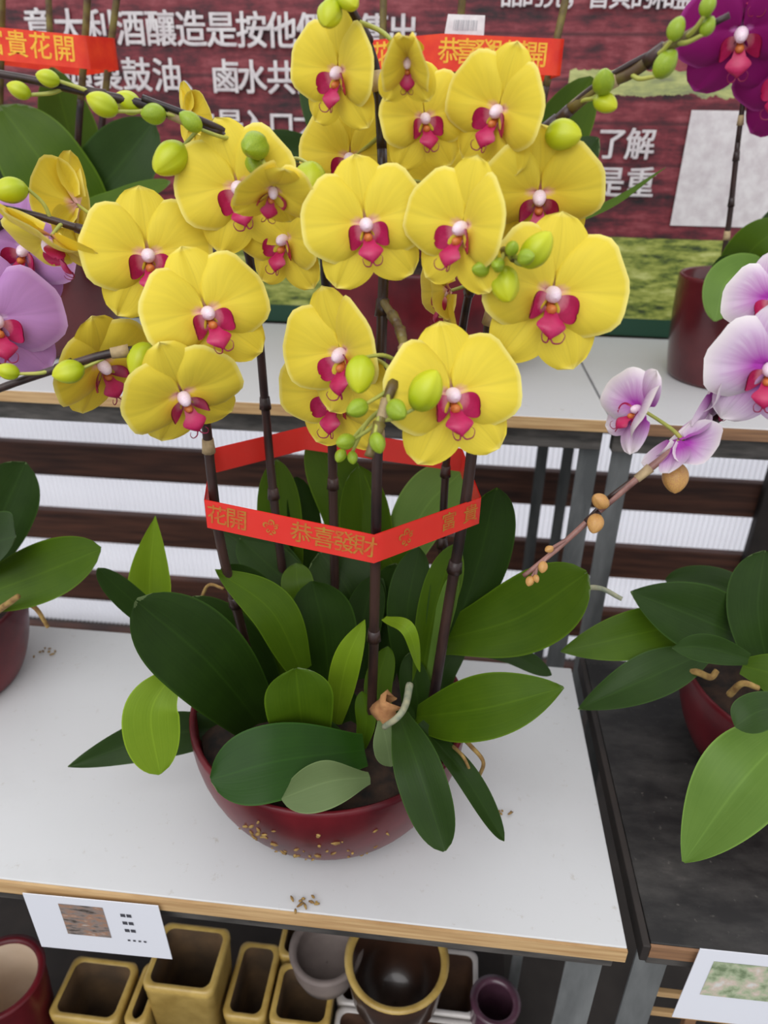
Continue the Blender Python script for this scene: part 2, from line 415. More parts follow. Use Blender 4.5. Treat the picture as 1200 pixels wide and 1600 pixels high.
# ================================================================== SETTING
def struct(name, o): o.name = name; o['kind'] = 'structure'; return o
b = MB(); b.box((-2.6, -1.2, -.05), (2.6, 1.56, 0))
struct('floor', b.build('floor', mottled('dark_wet_floor', (44, 40, 38), (70, 64, 60), 6, .7), smooth=False))
q = NT('corrugated_white'); u = q.obj(); w_ = q.n('TexNoise'); w_.inputs['Scale'].default_value = 5; q.l(u, w_.inputs['Vector'])
shc = q.mix(w_.outputs['Fac'], s2l((232, 232, 238)), s2l((246, 246, 250))); q.out(shc, .5); q.translucent(shc, .6); M['sheet'] = q.mat
b = MB(); N = 1600; g0, g1 = [], []
for i in range(N + 1):
    x = -1.9 + 3.8 * i / N; yy = 1.50 + .0034 * math.sin(i * 2 * math.pi / 5)
    g0.append((x, yy, 0.0)); g1.append((x, yy, 1.75))
b.grid([g0, g1], 0)
struct('wall_back', b.build('wall_back', M['sheet'], smooth=True))

# slat fence in front of the white sheet
M['slat'] = mottled('stained_slat', (54, 32, 25), (98, 60, 44), 5, .6, stretch=(1, 1, 14), bump=.2)
M['post'] = mottled('dark_post', (34, 30, 28), (54, 46, 42), 12, .7)
fence = thing('slat_fence', 'dark brown horizontal slat fence standing against the white corrugated sheet', 'fence', (0, 1.425, 0))
for k in range(16):
    zt = .556 - .1745 * (k - 0) * 1.0 if False else .557 - .1745 * k
    pass
for k in range(-6, 4):
    zt = .557 - .172 * k
    b = MB(); b.box((-1.7, 1.415, zt - .080), (1.7, 1.437, zt)); b.build('slat', M['slat'], fence, smooth=False, bevel=.002)
for x in (-1.45, .655, 1.5):
    b = MB(); b.box((x, 1.392, 0), (x + .05, 1.4145, 1.62)); b.build('post', M['post'], fence, smooth=False, bevel=.002)

# ------------------------------------------------------------------ display tables
q = NT('white_laminate'); o_ = q.obj(); f1 = q.noise(o_, 9, 6, .65); f2 = q.noise(q.obj((3, 3, 1)), 34, 5, .7)
lamc = q.mix(q.math('MULTIPLY', q.math('SUBTRACT', f1, .55, clamp=True), 1.0, clamp=True), s2l((206, 207, 208)), s2l((184, 185, 184)))
lamc = q.mix(q.math('MULTIPLY', q.math('SUBTRACT', f2, .63, clamp=True), 6, clamp=True), lamc, s2l((176, 170, 160)))
M['laminate'] = q.out(lamc, .38)
q = NT('worn_black_top'); f1 = q.noise(q.obj((1, 2, 1)), 14, 6, .65); f2 = q.noise(q.obj(), 120, 3)
c = q.ramp(f1, [(.4, s2l((26, 25, 25))), (.62, s2l((58, 56, 54))), (.8, s2l((92, 88, 84)))])
M['black_top'] = q.out(q.mix(q.math('MULTIPLY', q.math('SUBTRACT', f2, .66, clamp=True), 4, clamp=True), c, s2l((130, 124, 118))), .5)
M['edge_wood'] = mottled('ply_edge', (176, 138, 92), (206, 172, 124), 30, .65, stretch=(.4, 1, 10))
M['edge_brown'] = mottled('brown_ply_edge', (120, 88, 64), (150, 112, 80), 30, .65, stretch=(.4, 1, 10))
M['frame'] = mottled('weathered_frame', (52, 50, 48), (92, 88, 84), 18, .7, stretch=(1, 1, 5), bump=.2)
M['steel'] = mottled('galvanised_leg', (96, 99, 100), (138, 141, 141), 26, .5, metal=.35, stretch=(1, 1, .25))
M['steel_dark'] = mottled('dark_leg', (62, 64, 64), (92, 94, 94), 26, .5, metal=.3, stretch=(1, 1, .25))

def table(label, x0, x1, y0, y1, z, top, edge, legs, shelf=None, rail=.028, frame='frame', edge_t=.016, side_edge=None):
    t = thing('display_table', label, 'table', ((x0 + x1) / 2, (y0 + y1) / 2, 0))
    b = MB(); b.box((x0, y0 + .003, z - edge_t), (x1, y1, z)); b.build('tabletop', M[top], t, smooth=False, bevel=.0012)
    b = MB(); b.box((x0, y0, z - edge_t), (x1, y0 + .0028, z - .0008)); b.build('edge_strip', M[edge], t, smooth=False)
    if side_edge:
        b = MB(); b.box((x0 - .007, y0, z - .022), (x0 - .0002, y1, z - .001)); b.build('edge_strip', M[side_edge], t, smooth=False, bevel=.001)
    for (a0, a1, c0, c1) in ((x0 + .005, x1 - .005, y0 + .012, y0 + .03), (x0 + .005, x1 - .005, y1 - .03, y1 - .012)):
        b = MB(); b.box((a0, c0, z - edge_t - rail), (a1, c1, z - edge_t - .0002)); b.build('frame_rail', M[frame], t, smooth=False, bevel=.001)
    for (lx, ly, w, m) in legs:                                    # angle iron: two flanges
        b = MB(); zt = z - edge_t - .0004
        sg = 1 if ly < (y0 + y1) / 2 else -1
        b.box((lx - w / 2, ly, 0), (lx + w / 2, ly + .003, zt)); fx = lx + w / 2 - .003 if lx > 0 else lx - w / 2
        b.box((fx, ly + .0031, 0), (fx + .003, ly + .0031 + w * .8, zt))
        b.build('leg', M[m], t, smooth=False, bevel=.0006)
    if shelf is not None:
        b = MB(); b.box((x0 + .02, y0 + .035, shelf - .014), (x1 - .05, y1 - .03, shelf)); b.build('lower_shelf', M['post'], t, smooth=False)
    return t

ZL, ZU = .55, .857
table('white topped lower table carrying the potted yellow orchid', -1.15, .1835, .395, .775, ZL, 'laminate', 'edge_wood',
      [(P(914, 1500, .42).x, .42, .034, 'steel'), (P(803, 1530, .60).x, .60, .014, 'steel'), (-1.12, .42, .034, 'steel'), (-1.12, .74, .03, 'steel')], shelf=.07)
table('worn black topped lower table under the pink and white orchid', .205, 1.3, .402, .80, ZL, 'black_top', 'edge_brown',
      [(.218, .42, .03, 'steel'), (1.27, .42, .03, 'steel'), (.23, .765, .03, 'steel_dark'), (1.27, .765, .03, 'steel')], side_edge='post')
table('white topped upper table under the banner, left of the gap', -1.25, .209, .90, 1.374, ZU, 'laminate', 'edge_wood',
      [(P(922, 700, .925).x, .925, .028, 'steel'), (P(841, 760, 1.345).x, 1.345, .022, 'steel_dark'), (-1.2, .925, .036, 'steel_dark'), (-1.2, 1.345, .03, 'steel_dark')], rail=.03)
table('white topped upper table with brown edge, right of the gap', .2125, 1.4, .895, 1.374, ZU, 'laminate', 'edge_brown',
      [(P(974, 700, .925).x, .925, .028, 'steel'), (P(880, 760, 1.342).x, 1.342, .022, 'steel_dark'), (1.36, .925, .036, 'steel'), (1.36, 1.345, .03, 'steel')], rail=.03)

# ------------------------------------------------------------------ banner
YB = 1.382
q = NT('banner_print'); t_ = q.n('TexCoord'); s_ = q.n('SeparateXYZ'); q.l(t_.outputs['Object'], s_.inputs[0]); X, Z = s_.outputs[0], s_.outputs[2]
def obm(sc):
    m = q.n('Mapping'); m.inputs['Scale'].default_value = sc; q.l(t_.outputs['Object'], m.inputs[0]); return m.outputs[0]
nz = q.noise(obm((3, 1, 14)), 4, 6, .65); nz2 = q.noise(obm((1, 1, 1)), 26, 6, .7)
mar = q.ramp(q.math('ADD', q.math('MULTIPLY', nz, .65), q.math('MULTIPLY', nz2, .35)), [(.36, s2l((26, 16, 20))), (.45, s2l((84, 28, 38))), (.53, s2l((122, 42, 52))), (.66, s2l((158, 80, 86)))])
dark = q.math('SUBTRACT', 1, q.math('MULTIPLY', q.math('ABSOLUTE', q.math('SUBTRACT', q.math('FRACT', q.math('DIVIDE', Z, .062)), .5)), 14), clamp=True)
mar = q.mix(q.math('MULTIPLY', dark, q.math('MULTIPLY', nz, 1.2), clamp=True), mar, s2l((34, 16, 22)))
gr = q.noise(obm((2.5, 1, 9)), 7, 6, .68)
grn = q.ramp(gr, [(.36, s2l((48, 62, 30))), (.44, s2l((112, 128, 50))), (.53, s2l((160, 168, 78))), (.66, s2l((196, 202, 122)))])
z_g, z_d = P(1000, 372, YB).z, P(1000, 498, YB).z
zb1, zb0 = P(1000, 108, YB).z, P(1000, 150, YB).z
wob = q.math('MULTIPLY', q.math('SUBTRACT', nz2, .5), .03)
Zw = q.math('ADD', Z, wob)
low = q.math('LESS_THAN', Z, z_g); band = q.math('MULTIPLY', q.math('MULTIPLY', q.math('GREATER_THAN', Zw, zb0), q.math('LESS_THAN', Zw, zb1)), q.math('GREATER_THAN', X, .16))
pale = q.mix(.35, grn, s2l((206, 208, 160)))
c = q.mix(low, mar, grn); c = q.mix(band, c, pale); c = q.mix(q.math('LESS_THAN', Z, z_d), c, s2l((22, 66, 46)))
M['banner'] = q.out(c, .55)
M['print_white'] = mottled('white_print', (226, 222, 222), (206, 198, 200), 60, .6)
banner = thing('printed_banner', 'maroon and green printed banner with white Chinese lettering behind the upper tables', 'banner', (0, YB, ZU))
b = MB(); b.grid([[(-1.5 + 3.0 * i / 40, YB + .0 + .003 * math.sin(i * .9), z) for i in range(41)] for z in (ZU + .002, 1.2, 1.60)], 0)
b.grid([[(-1.5 + 3.0 * i / 40, YB + .002 + .003 * math.sin(i * .9), z) for i in range(41)] for z in (ZU + .002, 1.2, 1.60)], 0, flip=True)
sheet = b.build('banner_cloth', M['banner'], banner)
sheet.data.transform(Matrix.Translation((0, YB, ZU))); sheet.location = (0, -YB, -ZU)   # print laid out in world metres

def text_mesh(txt, size, bold=.0):
    cu = bpy.data.curves.new('t', 'FONT'); cu.body = txt; cu.size = size; cu.align_x = 'CENTER'; cu.align_y = 'CENTER'; cu.offset = bold * size; cu.resolution_u = 3
    o = bpy.data.objects.new('t', cu); COL.objects.link(o); dg = bpy.context.evaluated_depsgraph_get(); dg.update()
    me = bpy.data.meshes.new_from_object(o.evaluated_get(dg)); COL.objects.unlink(o); bpy.data.objects.remove(o)
    return me
def text_part(parent, name, mat, items):
    """items: (text, size, bold, matrix) -> one mesh of lettering printed on a surface"""
    mb = MB(); cache = {}
    for txt, size, bold, mw in items:
        k = (txt, size, bold)
        if k not in cache: cache[k] = text_mesh(*k)
        me = cache[k]; b0 = len(mb.v); mb.v += [mw @ v.co for v in me.vertices]
        for f in me.polygons: mb.face([b0 + i for i in f.vertices])
    return mb.build(name, mat, parent, smooth=False)
FACE = Matrix.Rotation(math.radians(90), 4, 'X')      # text plane facing the -Y side
items = []
def bt(ch, x, y, px=46, Y=YB - .005, bold=.02):
    p = P(x, y, Y); sz = round(px * mpp(p), 4)
    for k, (ox, oz) in enumerate(((-.02, -.014), (.02, -.014), (-.02, .014), (.02, .014))):
        items.append((ch, sz, 0, Matrix.Translation(p + Vector((ox * sz, -.00025 * k, oz * sz))) @ FACE))
for i, ch in enumerate('意大利酒釀造是按他們的傳出'): bt(ch, 62 + i * 47.3, 46 + i * .72, 50)
for i, ch in enumerate('頭製鼓油、鹵水共用'): bt(ch, (122, 168, 214, 262, 306, 352, 394, 440, 488)[i], 119 + i * .9, 48)
for i, ch in enumerate('由是入口之'): bt(ch, (318, 360, 398, 440, 478)[i], 196 + i * 1.5, 44)
for i, ch in enumerate('他們的完，香濃美味和品質'): bt(ch, 800 + i * 24 - 0, -8, 30) if False else None
for i, ch in enumerate('品的完，皆貝的和盛'): bt(ch, 800 + i * 34, -6 + i * .5, 36)
bt('了', 955, 228, 46); bt('解', 1000, 229, 46); bt('是', 952, 288, 46); bt('重', 1000, 289, 46)
cut = [13, 5, 4, 5, 9, 2, 2]; i0 = 0
for c_ in cut: text_part(banner, 'lettering', M['print_white'], items[i0 * 4:(i0 + c_) * 4]); i0 += c_
b = MB(); p0, p1 = P(1073, 172, YB - .005), P(1041, 352, YB - .005)
b.box((.362, YB - .0052, p1.z), (.362 + .165, YB - .005, p0.z)); b.build('blank_panel', M['print_white'], banner, smooth=False)
b = MB(); c0 = P(0, 55, YB - .005); b.v += [c0 + Vector(v) for v in ((-.03, 0, 0), (0, 0, -.024), (.017, 0, 0), (0, 0, .024))]; b.face([0, 1, 2, 3]); b.build('printed_diamond', M['print_white'], banner, smooth=False)

# ================================================================== MAIN ORCHID
BC = Vector((-.104, .550, ZL))
def bowl(root, c, R, H, mat, foot=.55, lip=.006, name='bowl', k=64):
    b = MB()
    prof = [(0.001, 0), (R * foot * .8, 0), (R * foot, .001)]
    for i in range(1, 15):
        t = i / 14; prof.append((R * (foot + (1 - foot) * math.sin(t * math.pi / 2) ** .8), H * t ** 1.15 * .97))
    prof += [(R * 1.0, H), (R - lip * .4, H + .003), (R - lip, H), (R - lip * 1.3, H * .8), (R * .75, H * .3), (R * .4, H * .08), (.001, H * .06)]
    b.lathe(prof, c, k); return b.build(name, mat, root)
def medium(root, c, R, z, mat='bark', seed=1):
    b = MB(); g = []
    for i in range(15):
        r = R * i / 14; row = []
        for a in range(48):
            an = a * 2 * math.pi / 48; p = Vector((r * math.cos(an), r * math.sin(an), 0)); nn = noise.noise(p * 60 + Vector((seed, 0, 0)))
            row.append(Vector((c[0], c[1], z)) + p + Vector((0, 0, (.008 * nn + .012 * (1 - (i / 14) ** 2)) if i < 14 else -.004)))
        g.append(row)
    b.grid(g, 0, close=True)
    o = b.build('potting_bark', M[mat], root); return o

main = thing('potted_orchid', 'large yellow orchid arrangement in an oxblood bowl on the white lower table', 'orchid', BC)
bowl(main, BC, .140, .112, M['glaze'], foot=.66)
medium(main, BC, .130, ZL + .094)

LV = [  # pts (base..tip), width px, material, tilt, kwargs
 ([(525, 905, .66), (575, 800, .70), (480, 672, .72)][:0] or [(560, 960, .66), (545, 800, .69), (490, 676, .70)], 92, 'leaf_mid', 25, {}),
 ([(585, 980, .65), (575, 860, .68), (560, 728, .69)], 84, 'leaf_mid', -10, {}),
 ([(455, 960, .66), (440, 840, .68), (432, 718, .69)], 70, 'leaf_mid', 10, {}),
 ([(475, 960, .66), (478, 850, .69), (462, 745, .70)], 60, 'leaf_dark', -25, {}),
 ([(500, 950, .63), (420, 880, .65), (345, 828, .66)], 85, 'leaf_dark', 20, {}),
 ([(520, 960, .62), (440, 900, .63), (375, 840, .66)], 75, 'leaf_dark', -15, {}),
 ([(560, 1010, .61), (548, 930, .62), (500, 862, .64)], 115, 'leaf_dark', 8, {}),
 ([(510, 1010, .62), (470, 930, .61), (462, 880, .63)], 52, 'leaf_mid', 12, {}),
 ([(600, 930, .67), (660, 800, .70), (722, 736, .71)], 92, 'leaf_fresh', 10, {}),
 ([(640, 980, .65), (620, 900, .67), (590, 830, .68)], 70, 'leaf_mid', 0, {}),
 ([(705, 1010, .60), (748, 880, .615), (776, 762, .62)], 96, 'leaf_dark', -28, {'back': 'leaf_mid'}),
 ([(690, 1000, .60), (810, 965, .58), (918, 895, .56)], 118, 'leaf_mid', -8, {}),
 ([(690, 1010, .66), (790, 1020, .64), (862, 1055, .62)], 34, 'leaf_dark', 15, {}),
 ([(640, 1080, .57), (636, 960, .58), (655, 855, .60)], 66, 'leaf_dark', 12, {}),
 ([(655, 1080, .56), (680, 950, .58), (712, 850, .60)], 62, 'leaf_mid', -24, {}),
 ([(665, 1080, .56), (690, 980, .57), (715, 890, .58)], 40, 'leaf_fresh', 40, {}),
 ([(235, 985, .585), (234, 900, .60), (243, 806, .61)], 66, 'leaf_lime', 5, {'shape': 'taper'}),
 ([(300, 1010, .57), (220, 950, .56), (152, 888, .55)], 44, 'leaf_dark', 25, {}),
 ([(440, 1110, .57), (405, 1030, .57), (330, 948, .58)], 96, 'leaf_mid', 6, {}),
 ([(472, 1050, .53), (425, 955, .52), (336, 890, .515)], 76, 'leaf_mid', -14, {'back': 'leaf_fresh', 'shape': 'point', 'base': .5}),
 ([(445, 960, .60), (400, 915, .59), (345, 888, .57)], 40, 'leaf_dark', 10, {}),
 ([(515, 1110, .56), (508, 1000, .56), (488, 908, .57)], 104, 'leaf_dark', 5, {}),
 ([(524, 1140, .53), (540, 1040, .515), (570, 968, .52)], 46, 'leaf_lime', -8, {'shape': 'point', 'base': .3}),
 ([(420, 1150, .53), (330, 1040, .48), (212, 938, .46)], 132, 'leaf_dark', 10, {'base': .5}),
 ([(435, 1140, .555), (375, 1030, .55), (285, 938, .55)], 100, 'leaf_dark', -6, {'base': .5}),
 ([(540, 1195, .52), (548, 1130, .53), (536, 1070, .54)], 40, 'leaf_dark', 10, {}), ([(610, 1150, .52), (590, 1080, .54), (606, 1010, .56)], 46, 'leaf_mid', -20, {}),
 ([(640, 1160, .54), (652, 1100, .55), (640, 1020, .57)], 52, 'leaf_dark', 20, {}), ([(700, 1130, .57), (690, 1060, .58), (725, 1000, .60)], 40, 'leaf_dark', -20, {}),
 ([(560, 1180, .50), (572, 1130, .51), (566, 1080, .52)], 34, 'leaf_mid', 25, {}), ([(640, 1190, .50), (625, 1150, .51), (640, 1100, .52)], 40, 'leaf_dark', 0, {}),
 ([(360, 1140, .52), (250, 1150, .50), (106, 1198, .47)], 68, 'leaf_dark', 18, {'shape': 'point'}),
 ([(268, 1055, .475), (236, 1115, .45), (250, 1210, .43)], 86, 'leaf_lime', 5, {'fold': .1}),
 ([(475, 1155, .49), (468, 1100, .475), (462, 1044, .475)], 106, 'leaf_mid', 0, {'base': .8, 'fold': .22}),
 ([(545, 1170, .50), (500, 1150, .49), (475, 1140, .485)], 60, 'leaf_dark', 0, {}),
 ([(570, 1172, .48), (440, 1188, .44), (329, 1218, .42)], 116, 'leaf_glossy', 4, {'base': .45, 'fold': .1, 'back': 'leaf_pale'}),
 ([(578, 1215, .445), (515, 1222, .425), (440, 1248, .415)], 76, 'leaf_pale', -10, {'base': .25, 'fold': -.25}),
 ([(650, 1120, .52), (760, 1105, .47), (881, 1074, .46)], 108, 'leaf_mid', 8, {'shape': 'point', 'base': .4}),
 ([(625, 1120, .48), (655, 1205, .432), (695, 1330, .395)], 78, 'leaf_dark', -14, {'fold': .28}),
 ([(655, 1130, .50), (722, 1205, .46), (788, 1314, .435)], 42, 'leaf_dark', 24, {'fold': .3}),
 ([(596, 1125, .48), (604, 1160, .47), (610, 1198, .465)], 44, 'leaf_pale', 0, {'base': .3}),
 ([(600, 966, .56), (638, 985, .53), (656, 1050, .54)], 26, 'leaf_lime', 20, {'shape': 'point'}),
 ([(570, 1060, .58), (566, 980, .60), (585, 900, .62)], 60, 'leaf_dark', -10, {}),
 ([(600, 1070, .60), (612, 960, .62), (618, 880, .63)], 70, 'leaf_dark', 15, {}),
]
for pts, w, m, tl, kw in LV: leaf(main, pts, w, m, tl, **kw)

# roots, dried leaf, crumbs of moss on the bowl
def root_part(root, pts, r, mat='root', name='aerial_root'):
    b = MB(); b.tube(catmull([P(*p) for p in pts], 24), lambda t: r * (1 - .25 * t), 0, 8); b.build(name, M[mat], root)
root_part(main, [(640, 1070, .50), (634, 1100, .475), (622, 1120, .46), (600, 1136, .465)], .0035)
root_part(main, [(720, 1150, .50), (735, 1165, .475), (755, 1190, .47), (748, 1215, .475)], .0022, 'moss')
root_part(main, [(700, 1160, .49), (722, 1180, .465), (735, 1205, .465)], .0018, 'moss')
root_part(main, [(870, 930, .60), (930, 918, .60), (972, 936, .59)], .003, 'root')
root_part(main, [(310, 950, .60), (325, 915, .60), (350, 920, .59)], .002, 'moss')
b = MB()
g = []
for i in range(12):
    t = i / 11; c = P(604, 1085 + 52 * t, .485)
    g.append([c + Vector((.012 * math.sin(math.pi * t) ** .6 * math.cos(a * .9 + t * 3) * (1 + .3 * math.sin(5 * a + 9 * t)), .008 * math.sin(a * .9 + t * 3), .003 * math.sin(a * 3))) for a in range(7)])
b.grid(g, 0); b.build('dried_leaf', M['dry'], main)
b = MB(); rnd = random.Random(5)
for k in range(46):
    an = math.radians(rnd.gauss(264, 15)); hz = rnd.uniform(.035, .09) if k % 3 else rnd.uniform(.01, .06)
    t = hz / .112; rr = .140 * (.66 + .34 * math.sin(min(1, t ** (1 / 1.15)) * math.pi / 2) ** .8)
    p = BC + Vector((rr * math.cos(an), rr * math.sin(an), hz)); s = rnd.uniform(.0010, .0028)
    d = Vector((rnd.uniform(-1, 1), rnd.uniform(-.3, .3), rnd.uniform(-1, 1))) * s * 1.6
    b.tube([p - d, p + Vector((0, -.0006, 0)), p + d], lambda t: s * .7 * (1 - .4 * abs(2 * t - 1)), 0, 6)
mo = b.build('moss_crumbs', M['moss'], main); mo['kind'] = 'stuff'; mo['label'] = 'tan moss crumbs stuck to the glaze'

# spikes
S1 = Spike(main, [(578, 1190, .53), (584, 1000, .50), (587, 860, .49), (590, 700, .485), (597, 500, .50), (600, 350, .52), (592, 150, .535), (575, 70, .53), (545, 10, .51), (515, -40, .49)], .0049, .0026, ('spike', 'spike'))
S1b = Spike(main, [(598, 470, .503), (625, 515, .47), (630, 560, .44), (610, 610, .41), (592, 665, .392), (576, 714, .382)], .003, .0028, ('spike_olive', 'spike_olive'), 40)
S2 = Spike(main, [(405, 1090, .55), (372, 960, .53), (345, 850, .515), (330, 740, .515), (320, 650, .51), (300, 570, .50), (250, 548, .475), (180, 551, .46), (100, 573, .45), (0, 607, .44), (-60, 635, .43)], .0047, .0024, ('spike', 'spike'))
S3 = Spike(main, [(455, 1000, .63), (428, 780, .645), (415, 640, .645), (402, 500, .63), (382, 380, .61), (330, 395, .57), (230, 395, .53), (150, 366, .51), (60, 338, .50), (-30, 318, .49)], .0048, .0022, ('spike', 'spike'))
S4 = Spike(main, [(525, 1000, .62), (521, 800, .625), (518, 650, .615), (510, 450, .59), (498, 320, .57), (460, 265, .54), (400, 232, .52), (330, 202, .51), (230, 165, .5), (130, 143, .49), (60, 127, .485), (-20, 112, .48)], .0048, .0022, ('spike', 'spike'))
S5 = Spike(main, [(676, 1100, .55), (700, 950, .555), (728, 780, .552), (745, 640, .55), (765, 510, .54), (790, 380, .53), (815, 250, .52), (865, 195, .51), (930, 140, .5), (990, 112, .49), (1040, 75, .48), (1095, 42, .475), (1108, -10, .47)], .0054, .0026, ('spike', 'spike_olive'))
S6 = Spike(main, [(688, 990, .64), (692, 820, .655), (700, 690, .65), (716, 560, .60), (735, 450, .54), (762, 402, .49), (790, 392, .45), (802, 404, .43)], .0046, .0022, ('spike', 'spike_olive'))
S4.stake([(470, 262, .542), (330, 195, .508), (222, 153, .498)], .0022)
S5.stake([(800, 262, .522), (930, 134, .498), (1140, 24, .472)], .0017)
# buds: x, y, Y, length px, direction (dx right, dy down, dz towards the viewer)
for a in ((515, 22, .49, 52, -.2, .9, .3), (545, 0, .49, 44, .4, .6, .3)): S1.bud(*a)
for a in ((563, 585, .405, 66, -.1, 1, .35), (665, 610, .40, 74, .45, -.75, .5)): S1b.bud(*a)
for a in ((558, 638, .392, 42, -.6, .4, .6), (620, 641, .388, 44, .5, .5, .6), (590, 692, .382, 36, .3, 1, .2), (540, 690, .40, 34, -.7, .2, .4), (532, 712, .41, 24, -.4, .8, .2)): S1b.bud(*a, kind='bud_green')
S1b.bud(551, 715, .41, 22, .1, 1, .2, kind='bud_green')
for a in ((222, 563, .465, 62, -.3, .85, .2), (107, 581, .445, 50, -.8, .3, .3), (12, 580, .435, 36, -.9, -.2, .3)): S2.bud(*a)
for a in ((16, 298, .49, 54, -.9, .3, .3),): S3.bud(*a)
for a in ((265, 248, .50, 68, -.55, .75, .3), (160, 163, .485, 50, -.85, -.3, .3), (200, 160, .50, 44, -.8, -.3, .2), (75, 122, .48, 36, -.9, -.1, .3), (30, 141, .478, 36, -.8, -.2, .4), (485, 282, .50, 66, .0, .9, .3)): S4.bud(*a)
for a in ((298, 190, .495, 40, -.8, -.5, .4), (240, 178, .495, 40, -.7, .2, .3), (398, 228, .49, 56, -.3, .5, .6), (398, 256, .50, 40, .1, .9, .3)): S4.bud(*a, kind='bud_green')
for a in ((880, 211, .485, 60, .9, .3, .5), (946, 161, .49, 42, .6, .5, .3)): S5.bud(*a)
for a in ((943, 128, .485, 44, -.1, -.3, .9), (1040, 100, .475, 46, .5, -.6, .3), (1057, 45, .47, 36, .3, -.8, .3), (1106, 41, .468, 30, .4, -.8, .3), (1106, 8, .465, 34, .2, -.9, .3)): S5.bud(*a, kind='bud_green')
for a in ((838, 390, .43, 66, .55, -.6, .5), (790, 445, .435, 64, .1, .95, .4)): S6.bud(*a)
for a in ((764, 400, .435, 38, -.7, -.1, .7), (822, 402, .415, 34, .5, .3, .8), (778, 414, .425, 30, -.3, .5, .8), (800, 388, .42, 28, .2, -.4, .9), (752, 420, .435, 34, -.9, .2, .4)): S6.bud(*a, kind='bud_green')

FL = [  # spike, x, y, Y, radius px, a, b, roll, cup
 (S1, 532, 112, .515, 82, -38, 0, -2, 18), (S1, 662, 184, .51, 74, 14, 4, 6, 14), (S5, 782, 172, .495, 88, -30, 0, -14, 18), (S1, 548, 246, .56, 78, -12, 0, -4, 12),
 (S1, 571, 350, .465, 96, 4, 4, 8, 10), (S1, 727, 355, .45, 98, -36, 2, -8, 20), (S5, 843, 302, .50, 94, 2, -22, 2, 8), (S6, 860, 458, .465, 114, 18, 2, -8, 16),
 (S1, 698, 288, .56, 82, 4, 0, 0, 10), (S4, 374, 292, .51, 96, -14, 2, 14, 12), (S4, 447, 372, .515, 78, -36, -4, -8, 20),
 (S3, 231, 398, .50, 96, 2, 4, 2, 8), (S2, 322, 488, .465, 97, 10, 4, 16, 10), (S2, 156, 566, .50, 88, 36, -32, 30, 18), (S2, 284, 614, .45, 92, 16, -34, 26, 10),
 (S1b, 538, 550, .475, 100, -42, -12, 8, 22), (S1b, 526, 614, .51, 94, -36, -14, -2, 14), (S1b, 704, 616, .43, 108, 16, 4, 6, 12),
 (S6, 700, 455, .53, 74, -82, -10, 0, 26), (S3, 118, 320, .55, 76, -125, 0, 10, 20), (S3, 78, 372, .49, 84, -70, -52, 20, 14), (S4, 296, 182, .57, 46, 118, 10, 6, 18),
]
for sp_, x, y, Y, rad, a, b_, roll, cup in FL:
    p, n, s = flower(main, x, y, Y, rad, a, b_, roll, cup)
    sp_.pedicel(p - n * s * .05, -n, .0013)
p, n, s = flower(main, 426, 292, .465, 70, 6, -46, -14, 30, dors=12); S4.pedicel(p - n * s * .05, -n, .0013)
p, n, s = flower(main, 637, 92, .48, 62, -4, -30, 0, 60, lat=6); S1.pedicel(p - n * s * .05, -n, .0013)
for s in (S1, S1b, S2, S3, S4, S5, S6): s.done()

# ------------------------------------------------------------------ ribbons
q = NT('red_ribbon'); f = q.noise(q.obj(), 40, 3); M['ribbon'] = q.out(q.mix(f, s2l((240, 50, 42)), s2l((248, 70, 58))), .38); q.translucent(s2l((220, 30, 26)), .15)
M['ribbon_orange'] = mottled('vermilion_ribbon', (224, 44, 24), (240, 70, 30), 40, .35)
M['gold'] = mottled('worn_gold_print', (196, 140, 56), (214, 96, 50), 180, .4, metal=.2)
M['gold_bright'] = mottled('gold_print', (250, 196, 60), (244, 170, 50), 180, .35, metal=.1)
def ribbon(label, pts, h, mat, closed, org, texts, gold, thick=.0005):
    t = thing('red_ribbon', label, 'ribbon', org)
    line = [Vector(p) for p in pts] + ([Vector(pts[0])] if closed else [])
    fine = []
    for i in range(len(line) - 1):
        for k in range(10): fine.append(line[i].lerp(line[i + 1], k / 10))
    fine.append(line[-1])
    b = MB(); n = len(fine); a_, c_ = [], []
    for i, p in enumerate(fine):
        T = (fine[min(i + 1, n - 1)] - fine[max(i - 1, 0)]); T.z = 0; T.normalize(); Nn = Vector((T.y, -T.x, 0)) * thick
        a_.append((p + Nn, )); c_.append((p - Nn,))
    Hh = Vector((0, 0, h / 2))
    b.grid([[x[0] - Hh for x in a_], [x[0] for x in a_], [x[0] + Hh for x in a_]], 0)
    b.grid([[x[0] - Hh for x in c_], [x[0] for x in c_], [x[0] + Hh for x in c_]], 0, flip=True)
    b.build('ribbon_band', M[mat], t)
    it = {}
    for (ch, i, u, size) in texts:
        A, B_ = line[i], line[i + 1]; T = (B_ - A).normalized(); Nn = Vector((T.y, -T.x, 0)).normalized()
        up = Nn.cross(T) if Nn.cross(T).z > 0 else T.cross(Nn)
        p = A.lerp(B_, u) + Nn * (thick + .0004)
        it.setdefault(i, []).append((ch, size, .01, Matrix(((T.x, up.x, Nn.x, p.x), (T.y, up.y, Nn.y, p.y), (T.z, up.z, Nn.z, p.z), (0, 0, 0, 1)))))
    for v in it.values(): text_part(t, 'lettering', M[gold], v)
    return t
zr = .889
rp_ = [(-.193, .498, zr + .011), (-.0525, .478, zr), (.031, .558, zr - .001), (.0145, .685, zr - .008), (-.150, .690, zr + .005), (-.226, .618, zr + .005)]
